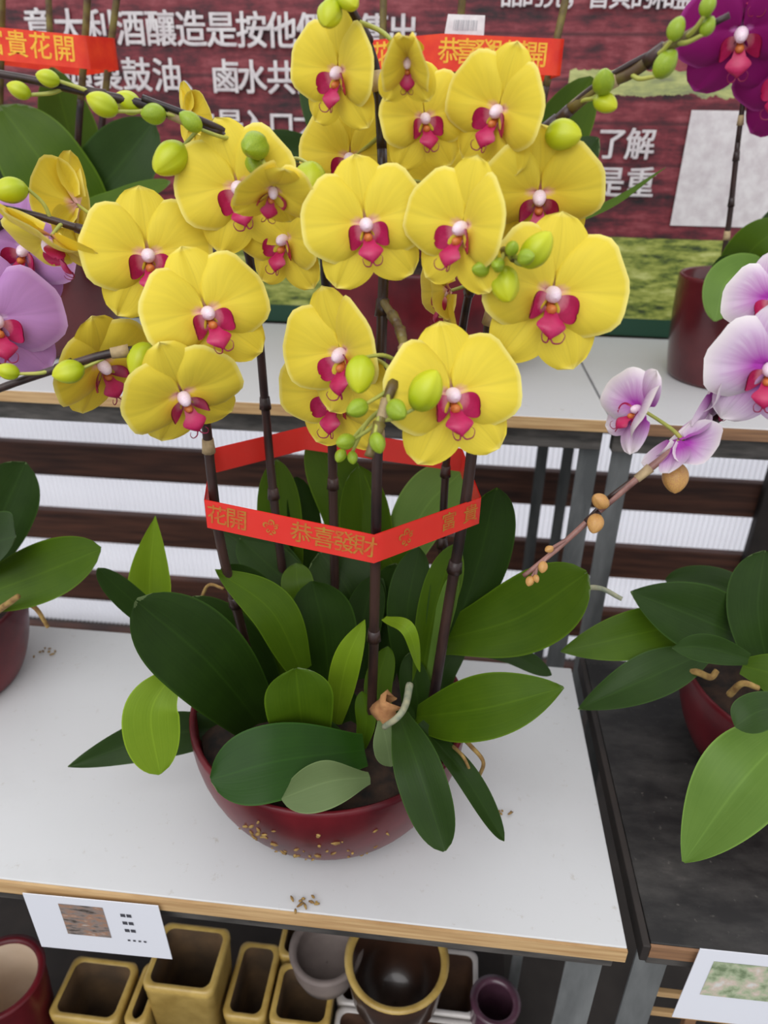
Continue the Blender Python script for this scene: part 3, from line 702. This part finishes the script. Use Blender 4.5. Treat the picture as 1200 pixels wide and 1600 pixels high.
ribbon('red ribbon with worn gold print tied around the stems of the large yellow orchid', rp_, .0255, 'ribbon', True, (-.09, .58, zr),
       [('花', 0, .07, .018), ('開', 0, .19, .02), ('❀', 0, .40, .018), ('恭', 0, .58, .02), ('喜', 0, .71, .02), ('發', 0, .83, .02), ('財', 0, .95, .02), ('❀', 1, .28, .02), ('富', 1, .68, .018), ('貴', 1, .90, .018)], 'gold')
YR = 1.02
a, b_ = P(-90, 60, YR), P(134, 82, YR); c_ = P(182, 85, YR + .05)
ribbon('gold lettered red ribbon around dark stems at the upper left corner', [a, b_, c_, c_ + Vector((-.1, .1, 0)), a + Vector((0, .12, 0))], .036, 'ribbon_orange', True, (a + b_) / 2,
       [(ch, 0, .36 + .165 * k, .03) for k, ch in enumerate('富貴花開')], 'gold_bright')
a, b_, c_ = P(566, 92, 1.06), P(690, 82, YR - .005), P(878, 90, YR + .02)
ribbon('gold lettered red ribbon behind the topmost yellow flowers', [a, b_, c_, c_ + Vector((-.02, .14, 0)), a + Vector((.03, .12, 0))], .038, 'ribbon_orange', True, (a + c_) / 2,
       [('花', 0, .25, .03), ('開', 0, .55, .03)] + [(ch, 1, .06 + .145 * k, .028) for k, ch in enumerate('恭喜發財花開')], 'gold_bright')

# ================================================================== OTHER ORCHIDS
def sub_orchid(label, c, R, H, mat, foot=.6): 
    r = thing('potted_orchid', label, 'orchid', c); bowl(r, Vector(c), R, H, M[mat], foot=foot); medium(r, c, R * .93, c[2] + H * .86, seed=c[0] * 50); return r
# lilac one at the left edge of the lower table
lo = sub_orchid('lilac flowered orchid in an oxblood pot at the left end of the lower table', (-.630, .655, ZL), .118, .11, 'glaze', .78)
for pts, w, m, tl, kw in [([(-60, 940, .62), (40, 905, .60), (158, 858, .58)], 92, 'leaf_mid', -6, {}), ([(-30, 900, .66), (0, 810, .67), (40, 722, .68)], 96, 'leaf_deep', 5, {}),
                      ([(-60, 900, .62), (-10, 850, .60), (25, 838, .58)], 90, 'leaf_dark', 0, {}), ([(-40, 930, .64), (-60, 860, .66), (-70, 790, .68)], 90, 'leaf_dark', 0, {})]: leaf(lo, pts, w, m, tl, **kw)
root_part(lo, [(-20, 965, .60), (10, 945, .58), (28, 932, .57)], .004, 'moss'); root_part(lo, [(28, 940, .60), (55, 950, .59), (75, 980, .59)], .0028, 'moss')
sl = Spike(lo, [(-60, 960, .66), (-75, 780, .64), (-70, 600, .60), (-60, 440, .58), (0, 350, .57), (60, 350, .56)], .005, .0024, ('spike', 'spike'), 50)
for x, y, Y, rad, a, b_, roll in ((-8, 500, .545, 98, 8, 0, 4), (40, 388, .58, 78, -25, -10, -20)):
    p, n, s = flower(lo, x, y, Y, rad, a, b_, roll, 10, 'lilac'); sl.pedicel(p - n * s * .05, -n)
sl.done()
# pink and white one on the black table
ro = sub_orchid('pink and white orchid in an oxblood pot on the black table', (.396, .635, ZL), .124, .12, 'glaze', .6)
for pts, w, m, tl, kw in [
    ([(1190, 1010, .64), (1090, 965, .62), (985, 925, .62)], 108, 'leaf_deep', 12, {'fold': .2, 'shape': 'point', 'base': .5}), ([(1180, 960, .70), (1130, 920, .72), (1040, 905, .73)], 60, 'leaf_dark', 0, {}),
    ([(1130, 960, .66), (1000, 990, .62), (876, 1018, .60)], 78, 'leaf_mid', 10, {'shape': 'point'}), ([(1100, 1020, .60), (1015, 1058, .58), (903, 1108, .57)], 76, 'leaf_deep', -12, {'shape': 'point'}),
    ([(1170, 1030, .57), (1100, 1012, .55), (1050, 1012, .54)], 46, 'leaf_deep', 25, {'shape': 'point'}), ([(1210, 1080, .60), (1185, 960, .62), (1195, 860, .64)], 90, 'leaf_deep', 0, {}),
    ([(1235, 1140, .50), (1155, 1225, .46), (1068, 1347, .44)], 128, 'leaf_fresh', -4, {'fold': .24, 'shape': 'point', 'base': .5}), ([(1260, 1100, .50), (1190, 1110, .47), (1148, 1135, .46)], 60, 'leaf_deep', 0, {}),
    ([(1160, 1040, .58), (1220, 1060, .56), (1260, 1120, .54)], 70, 'leaf_mid', 0, {})]: leaf(ro, pts, w, m, tl, **kw)
root_part(ro, [(1062, 1062, .60), (1085, 1050, .58), (1110, 1058, .58), (1120, 1048, .585)], .004, 'moss'); root_part(ro, [(1140, 1085, .56), (1160, 1068, .55), (1185, 1075, .55)], .0035, 'moss')
sr = Spike(ro, [(1230, 1040, .62), (1290, 860, .58), (1285, 690, .54), (1230, 606, .52), (1170, 622, .50), (1110, 662, .485), (1020, 728, .47), (940, 795, .46), (870, 858, .45), (818, 900, .445)], .0046, .0016, ('spike', 'spike_pink'))
sr.stake([(1200, 606, .512), (1080, 682, .48), (950, 778, .462)], .0016)
for a in ((1055, 746, .465, 52, -.1, 1, .2), (938, 783, .455, 34, -.6, -.4, .4), (930, 818, .452, 34, -.3, .9, .3), (858, 858, .445, 16, -.7, .3, .3), (848, 886, .443, 20, -.2, .9, .3), (828, 908, .442, 18, -.4, .9, .3), (838, 904, .442, 14, .2, .9, .3)): sr.bud(*a, kind='bud_pink', mi=3)
for x, y, Y, rad, a, b_, roll, cup in ((1202, 572, .47, 96, 6, -14, -4, 16), (1212, 468, .50, 74, -16, 8, 10, 12), (1002, 640, .47, 66, -48, 12, -30, 34), (1120, 610, .49, 62, 70, -20, 0, 20), (1062, 690, .475, 62, 130, -40, 10, 20)):
    p, n, s = flower(ro, x, y, Y, rad, a, b_, roll, cup, 'blush'); sr.pedicel(p - n * s * .05, -n)
sr.done()
# upper shelf: left, centre and right
def rooted(root, pts, h):                             # where a leaf or stem leaves the potting bark
    c, d = root.location, P(*pts[0]) - root.location; d.z = 0
    return Vector((c.x, c.y, c.z + h)) + d * min(.5, .05 / max(d.length, .001))
lc = P(70, 500, 1.12)
bl = sub_orchid('flowering orchid in a dark red pot at the left of the upper table', (lc.x, 1.14, ZU), .125, .15, 'glaze_dark', .7)
for pts, w, m, tl, kw in [([(120, 350, 1.06), (70, 260, 1.04), (0, 165, 1.05)], 125, 'leaf_mid', 8, {}), ([(140, 330, 1.12), (112, 220, 1.13), (82, 105, 1.14)], 88, 'leaf_mid', -12, {}), ([(130, 330, 1.08), (185, 260, 1.08), (240, 190, 1.10)], 104, 'leaf_deep', 0, {}),
                      ([(120, 345, 1.02), (190, 312, 1.00), (266, 284, 1.0)], 44, 'leaf_mid', 30, {}), ([(60, 340, 1.1), (0, 300, 1.1), (-70, 280, 1.1)], 80, 'leaf_dark', 0, {})]: leaf(bl, [rooted(bl, pts, .125)] + pts, w, m, tl, **dict(kw, base=.3))
for pts in ([(118, 360, 1.10), (122, 220, 1.08), (132, 80, 1.07), (140, -60, 1.06)], [(148, 360, 1.10), (156, 230, 1.1), (172, 80, 1.1), (190, -60, 1.1)], [(90, 360, 1.16), (84, 220, 1.18), (78, 60, 1.18), (74, -60, 1.18)], [(-4, 330, 1.1), (0, 150, 1.08), (4, -40, 1.06)]):
    Spike(bl, [rooted(bl, pts, .125)] + pts, .0050, .0044, ('spike', 'spike_olive'), 40, False).done()
cc = P(658, 500, 1.12)
bc = sub_orchid('orchid with a white tag in an oxblood pot in the middle of the upper table', (cc.x + .012, 1.17, ZU), .172, .155, 'glaze', .72)
for pts, w, m, tl, kw in [([(740, 330, 1.10), (735, 200, 1.09), (722, 88, 1.10)], 60, 'leaf_deep', 0, {}), ([(780, 340, 1.12), (860, 230, 1.12), (925, 120, 1.12)], 92, 'leaf_mid', -10, {}), ([(780, 350, 1.08), (870, 280, 1.06), (935, 215, 1.06)], 80, 'leaf_dark', 15, {}),
                      ([(600, 340, 1.12), (480, 250, 1.12), (395, 218, 1.12)], 62, 'leaf_dark', 8, {}), ([(600, 330, 1.14), (530, 200, 1.14), (480, 90, 1.15)], 90, 'leaf_deep', 10, {}), ([(610, 300, 1.1), (580, 180, 1.1), (575, 110, 1.1)], 70, 'leaf_deep', 0, {}),
                      ([(760, 380, 1.0), (930, 330, .96), (1040, 262, .95)], 26, 'leaf_mid', 30, {'shape': 'taper'}), ([(700, 330, 1.12), (680, 200, 1.13), (650, 130, 1.14)], 90, 'leaf_dark', 0, {})]: leaf(bc, [rooted(bc, pts, .125)] + pts, w, m, tl, **dict(kw, base=.3))
for pts in ([(800, 360, 1.10), (840, 190, 1.09), (866, 80, 1.09), (892, -40, 1.09)], [(590, 360, 1.16), (594, 200, 1.16), (598, 60, 1.16), (600, -50, 1.16)], [(690, 340, 1.12), (712, 120, 1.10), (726, -50, 1.08)]):
    Spike(bc, [rooted(bc, pts, .125)] + pts, .0052, .0048, ('spike', 'spike_olive'), 40, False).done()
tg = thing('plant_tag', 'white barcode tag above the red ribbon of the middle upper orchid', 'tag', P(728, 40, 1.05))
b = MB(); k0 = [P(700, 22, 1.055), P(758, 24, 1.055), P(756, 56, 1.05), P(694, 56, 1.05)]; b.v += k0; b.face([3, 2, 1, 0]); b.v += [v + Vector((0, .001, 0)) for v in k0]; b.face([4, 5, 6, 7]); b.build('tag_card', M['print_white'], tg, smooth=False)
b = MB()
for k in range(14):
    u0, u1 = .2 + .045 * k, .2 + .045 * k + (.012 + .012 * (k * 7 % 3) / 2)
    f = lambda u, v: (k0[0].lerp(k0[1], u)).lerp(k0[3].lerp(k0[2], u), v) + Vector((0, -.0006, 0))
    i = len(b.v); b.v += [f(u0, .25), f(u1, .25), f(u1, .75), f(u0, .75)]; b.face([i + 3, i + 2, i + 1, i])
b.build('bar_print', plain('grey_ink', (150, 150, 156), .6), tg, smooth=False)
rc = P(1160, 500, 1.12)
br = sub_orchid('deep magenta orchid in a brown pot at the right of the upper table', (rc.x, 1.13, ZU), .098, .15, 'glaze_dark', .88)
for pts, w, m, tl, kw in [([(1175, 425, 1.04), (1135, 440, 1.01), (1117, 502, .99)], 62, 'leaf_fresh', 0, {}), ([(1150, 430, 1.08), (1180, 385, 1.05), (1230, 350, 1.04)], 70, 'leaf_mid', 0, {}), ([(1130, 430, 1.08), (1165, 410, 1.06), (1210, 425, 1.05)], 50, 'leaf_dark', 0, {}),
                      ([(1180, 430, 1.1), (1220, 360, 1.1), (1260, 320, 1.1)], 70, 'leaf_dark', 0, {})]: leaf(br, [rooted(br, pts, .125)] + pts, w, m, tl, **dict(kw, base=.3))
sv = Spike(br, [rooted(br, [(1128, 430, 1.12)], .125), (1128, 430, 1.12), (1140, 340, 1.12), (1152, 230, 1.11), (1165, 120, 1.1), (1172, -20, 1.08)], .0042, .003, ('spike', 'spike'), 40)
for x, y, rad, a, b_, roll in ((1158, 48, 92, 6, -14, 8), (1238, 120, 88, -30, 0, 0), (1190, -40, 80, 10, 0, 0)):
    p, n, s = flower(br, x, y, 1.06, rad, a, b_, roll, 8, 'violet'); sv.pedicel(p - n * s * .05, -n, .0018, 0)
sv.done()

# ================================================================== CARDS AND THE STORE UNDER THE TABLE
M['card'] = plain('white_card', (228, 230, 238), .45)
M['ink'] = plain('dark_ink', (70, 70, 78), .6)
q = NT('printed_photo'); f = q.noise(q.obj((1, 1, 3)), 60, 4); M['photo_a'] = q.out(q.ramp(f, [(.35, s2l((70, 62, 56))), (.48, s2l((140, 128, 122))), (.6, s2l((160, 120, 96))), (.7, s2l((186, 180, 172)))]), .5)
q = NT('printed_photo_green'); f = q.noise(q.obj(), 60, 4); M['photo_b'] = q.out(q.ramp(f, [(.35, s2l((112, 130, 96))), (.48, s2l((170, 182, 150))), (.6, s2l((206, 190, 176))), (.7, s2l((212, 212, 206)))]), .5)
def price_card(label, q4, photo, photo_uv, lines):
    tl, tr, brr, blw = q4; o = thing('price_card', label, 'sign', (tl + blw) / 2, None)
    nrm = (tr - tl).cross(tl - blw).normalized(); nrm = nrm if nrm.y < 0 else -nrm
    def f(u, v, d=0): return tl.lerp(tr, u).lerp(blw.lerp(brr, u), v) + nrm * d
    b = MB(); b.v += [f(0, 0), f(1, 0), f(1, 1), f(0, 1), f(0, 0, -.0008), f(1, 0, -.0008), f(1, 1, -.0008), f(0, 1, -.0008)]
    for q_ in ((3, 2, 1, 0), (4, 5, 6, 7), (0, 1, 5, 4), (1, 2, 6, 5), (2, 3, 7, 6), (3, 0, 4, 7)): b.face(list(q_))
    b.build('card', M['card'], o, smooth=False)
    u0, v0, u1, v1 = photo_uv; b = MB(); b.v += [f(u0, v0, .0004), f(u1, v0, .0004), f(u1, v1, .0004), f(u0, v1, .0004)]; b.face([3, 2, 1, 0]); b.build('printed_photo', M[photo], o, smooth=False)
    b = MB()
    for (a0, c0, a1, c1) in lines:
        i = len(b.v); b.v += [f(a0, c0, .0004), f(a1, c0, .0004), f(a1, c1, .0004), f(a0, c1, .0004)]; b.face([i + 3, i + 2, i + 1, i])
    if lines: b.build('print_lines', M['ink'], o, smooth=False)
    return o
YC = .3905
tl, tr, b1, b2 = P(35, 1396, YC), P(247, 1416, YC), P(269, 1499, YC), P(65, 1479, YC)
ln = [(.70 + .045 * k, v, .735 + .045 * k, v + .055) for v in (.20, .34, .48) for k in (0, 1)] + [(.70 + .04 * k, .68, .72 + .04 * k, .71) for k in range(4)]
price_card('white price card hanging from the front edge of the white lower table', (tl, tr, b1, b2), 'photo_a', (.25, .12, .58, .68), ln)
tl, b2 = P(1094, 1483, YC + .006), P(1050, 1589, YC + .002); ex = Vector((.15, .0, .002))
price_card('white price card hanging from the front edge of the black table', (tl, tl + ex, b2 + ex, b2), 'photo_b', (.10, .14, .52, .62), [(.84, .62, .9, .67)])

M['gold_pot'] = mottled('gold_glaze', (164, 134, 66), (196, 166, 92), 30, .4, coat=.2)
M['gold_in'] = mottled('dark_unglazed_inside', (82, 66, 50), (124, 96, 66), 14, .7)
M['white_pot'] = mottled('off_white_glaze', (196, 190, 186), (214, 208, 204), 30, .35, coat=.2)
M['pot_in'] = mottled('brown_inside', (74, 52, 40), (108, 78, 58), 16, .65)
M['mauve'] = mottled('mauve_glaze', (72, 44, 58), (100, 66, 82), 20, .3, coat=.3)
M['cream'] = mottled('cream_inside', (206, 184, 160), (220, 200, 178), 12, .5)
M['grey_pot'] = mottled('grey_clay', (112, 100, 96), (134, 122, 116), 16, .7)
M['brown_in'] = mottled('dark_brown_glaze', (42, 28, 22), (84, 56, 42), 10, .3, coat=.4)
M['hole'] = plain('drain_hole', (8, 8, 8), .9)
SH = .07
def rect_pot(label, x0, x1, y0, y1, z0, z1, outer, inner, group, taper=.86, wall=.007):
    t = thing('rectangular_planter', label, 'pot', ((x0 + x1) / 2, (y0 + y1) / 2, z0), group)
    cx, cy = (x0 + x1) / 2, (y0 + y1) / 2
    def ring(hx, hy, z, r=.010, k=5):
        out = []
        for sx, sy, a0 in ((1, 1, 0), (-1, 1, 90), (-1, -1, 180), (1, -1, 270)):
            for i in range(k + 1):
                a = math.radians(a0 + 90 * i / k); out.append(Vector((cx + sx * (hx - r) + r * math.cos(a), cy + sy * (hy - r) + r * math.sin(a), z)))
        return out
    hx, hy = (x1 - x0) / 2, (y1 - y0) / 2; b = MB(); zz = z1 - z0
    b.grid([ring(.005, .005, z0, .004), ring(hx * taper, hy * taper, z0), ring(hx * (taper + (1 - taper) * .9), hy * (taper + (1 - taper) * .9), z1 - .012), ring(hx, hy, z1 - .010), ring(hx, hy, z1), ring(hx - wall * .5, hy - wall * .5, z1 + .002), ring(hx - wall, hy - wall, z1)], 0, close=True)
    b.build('planter_body', M[outer], t)
    b = MB(); b.grid([ring(hx - wall, hy - wall, z1 - .0005), ring((hx - wall) * .97, (hy - wall) * .97, z1 - zz * .3), ring((hx - wall) * taper, (hy - wall) * taper, z0 + .008), ring(.004, .004, z0 + .008, .003)], 0, close=True)
    b.build('planter_inside', M[inner], t)
    b = MB(); b.lathe([(.0005, .0005), (.010, .0003), (.0105, 0)], (cx + hx * .35, cy - hy * .25, z0 + .0085), 16); b.build('drain_hole', M['hole'], t)
    return t
G1, G2 = 'gold rectangular planters under the white table', 'white rectangular planters under the white table'
def rp_px(label, fl, fr, back_y, z1, h, outer, inner, group, sz=0):
    a, c = PZ(*fl, z1), PZ(*fr, z1); k = PZ((fl[0] + fr[0]) / 2, back_y, z1)
    rect_pot(label, a.x, c.x, a.y, k.y, z1 - h, z1, outer, inner, group)
rp_px('gold rectangular planter below the hanging price card, farthest left of the gold ones', (72, 1588), (185, 1590), 1494, .20, .13, 'gold_pot', 'gold_in', G1)
rp_px('gold rectangular planter half hidden behind the raised gold planter', (190, 1600), (226, 1600), 1500, .20, .13, 'gold_pot', 'gold_in', G1)
rp_px('gold rectangular planter standing higher than the other gold ones', (219, 1542), (331, 1556), 1442, .26, .19, 'gold_pot', 'gold_in', G1)
rp_px('gold rectangular planter just right of the raised gold planter', (345, 1588), (414, 1588), 1470, .20, .13, 'gold_pot', 'gold_in', G1)
rp_px('gold rectangular planter left of the round grey pot, nearest the white planters', (418, 1598), (514, 1600), 1506, .20, .13, 'gold_pot', 'gold_in', G1)
rp_px('gold rectangular planter in the back row behind the other gold ones', (432, 1494), (512, 1500), 1425, .20, .13, 'gold_pot', 'gold_in', G1)
rp_px('white rectangular planter whose front is under the round brown pot', (524, 1568), (594, 1570), 1505, .17, .10, 'white_pot', 'pot_in', G2)
rp_px('white rectangular planter with brown inside, right of the round brown pot', (655, 1582), (748, 1586), 1482, .17, .10, 'white_pot', 'pot_in', G2)
def round_pot(label, c, R, H, outer, inner, rim, foot=.6, k=48):
    t = thing('round_pot', label, 'pot', c); c = Vector(c)
    b = MB(); b.lathe([(.001, 0), (R * foot, 0), (R * (foot + (1 - foot) * .75), H * .5), (R, H * .95), (R, H)], c, k); b.build('pot_body', M[outer], t)
    b = MB(); b.lathe([(R, H), (R + .002, H + .004), (R - .006, H + .005), (R - .008, H)], c, k); b.build('rim', M[rim], t)
    b = MB(); b.lathe([(R - .008, H), (R * .86, H * .55), (R * foot * .9, .02), (.001, .018)], c, k); b.build('pot_inside', M[inner], t)
    return t
p = PZ(620, 1500, .285); round_pot('round dark brown pot with a gold rim among white planters', (p.x, p.y, .175), .062, .11, 'brown_in', 'brown_in', 'gold_pot')
p = PZ(510, 1482, .25); round_pot('round grey clay pot left of the gold rimmed brown pot', (p.x, p.y, .2025), .046, .045, 'grey_pot', 'grey_pot', 'grey_pot', .8)
p = PZ(-2, 1530, .25); round_pot('maroon pot with a cream inside under the left end of the table', (p.x, p.y, SH), .052, .18, 'glaze', 'cream', 'glaze', .7)
p = PZ(770, 1590, .17); round_pot('mauve glazed pot at the right end below the white table', (p.x, p.y, SH), .030, .135, 'mauve', 'mauve', 'mauve', .8)
rp_px('white rectangular planter at the bottom edge, in front of the round brown pot', (516, 1640), (622, 1642), 1576, .17, .10, 'white_pot', 'pot_in', G2)
rp_px('white rectangular planter at the bottom edge, nearest the table leg', (634, 1644), (752, 1648), 1590, .17, .10, 'white_pot', 'pot_in', G2)

# tan slatted crate under the black table
cr = thing('wooden_crate', 'tan slatted wooden crate under the black table, beside its price card', 'crate', (.36, .53, 0))
a, c = P(1035, 1549, .47), P(1030, 1579, .47)
for z in (a.z, c.z, c.z - .05, c.z - .10):
    b = MB(); b.box((.243, .466, z - .004), (.50, .472, z + .004)); b.build('slat', M['edge_wood'], cr, smooth=False, bevel=.001)
for x in (.30, .485):
    for y in (.4725, .5815):
        b = MB(); b.box((x, y, 0), (x + .012, y + .008, a.z + .004)); b.build('post', M['edge_brown'], cr, smooth=False, bevel=.001)
# crumbs of moss on the table tops
def crumb(label, x, y, z, n, spread, seed):
    rnd = random.Random(seed); c = PZ(x, y, z); b = MB()
    for k in range(n):
        p = c + Vector((rnd.gauss(0, spread), rnd.gauss(0, spread * .6), .0016)); d = Vector((rnd.uniform(-1, 1), rnd.uniform(-1, 1), rnd.uniform(-.05, .35))) * .006
        b.tube([p - d * .5 + Vector((0, 0, .001)), p + Vector((0, 0, .0015)), p + d * .5 + Vector((0, 0, .001))], lambda t: .0014 * (1 - .5 * abs(2 * t - 1)), 0, 6)
    tag(b.build('moss_scrap', M['moss']), label, 'moss')
crumb('tan moss scrap at the front edge of the white lower table', 472, 1412, ZL, 10, .007, 1)
crumb('small moss scrap on the white table right of the bowl', 783, 1270, ZL, 5, .004, 2)
crumb('loose dry scrap on the white table beside the left pot', 66, 1020, ZL, 8, .009, 3)
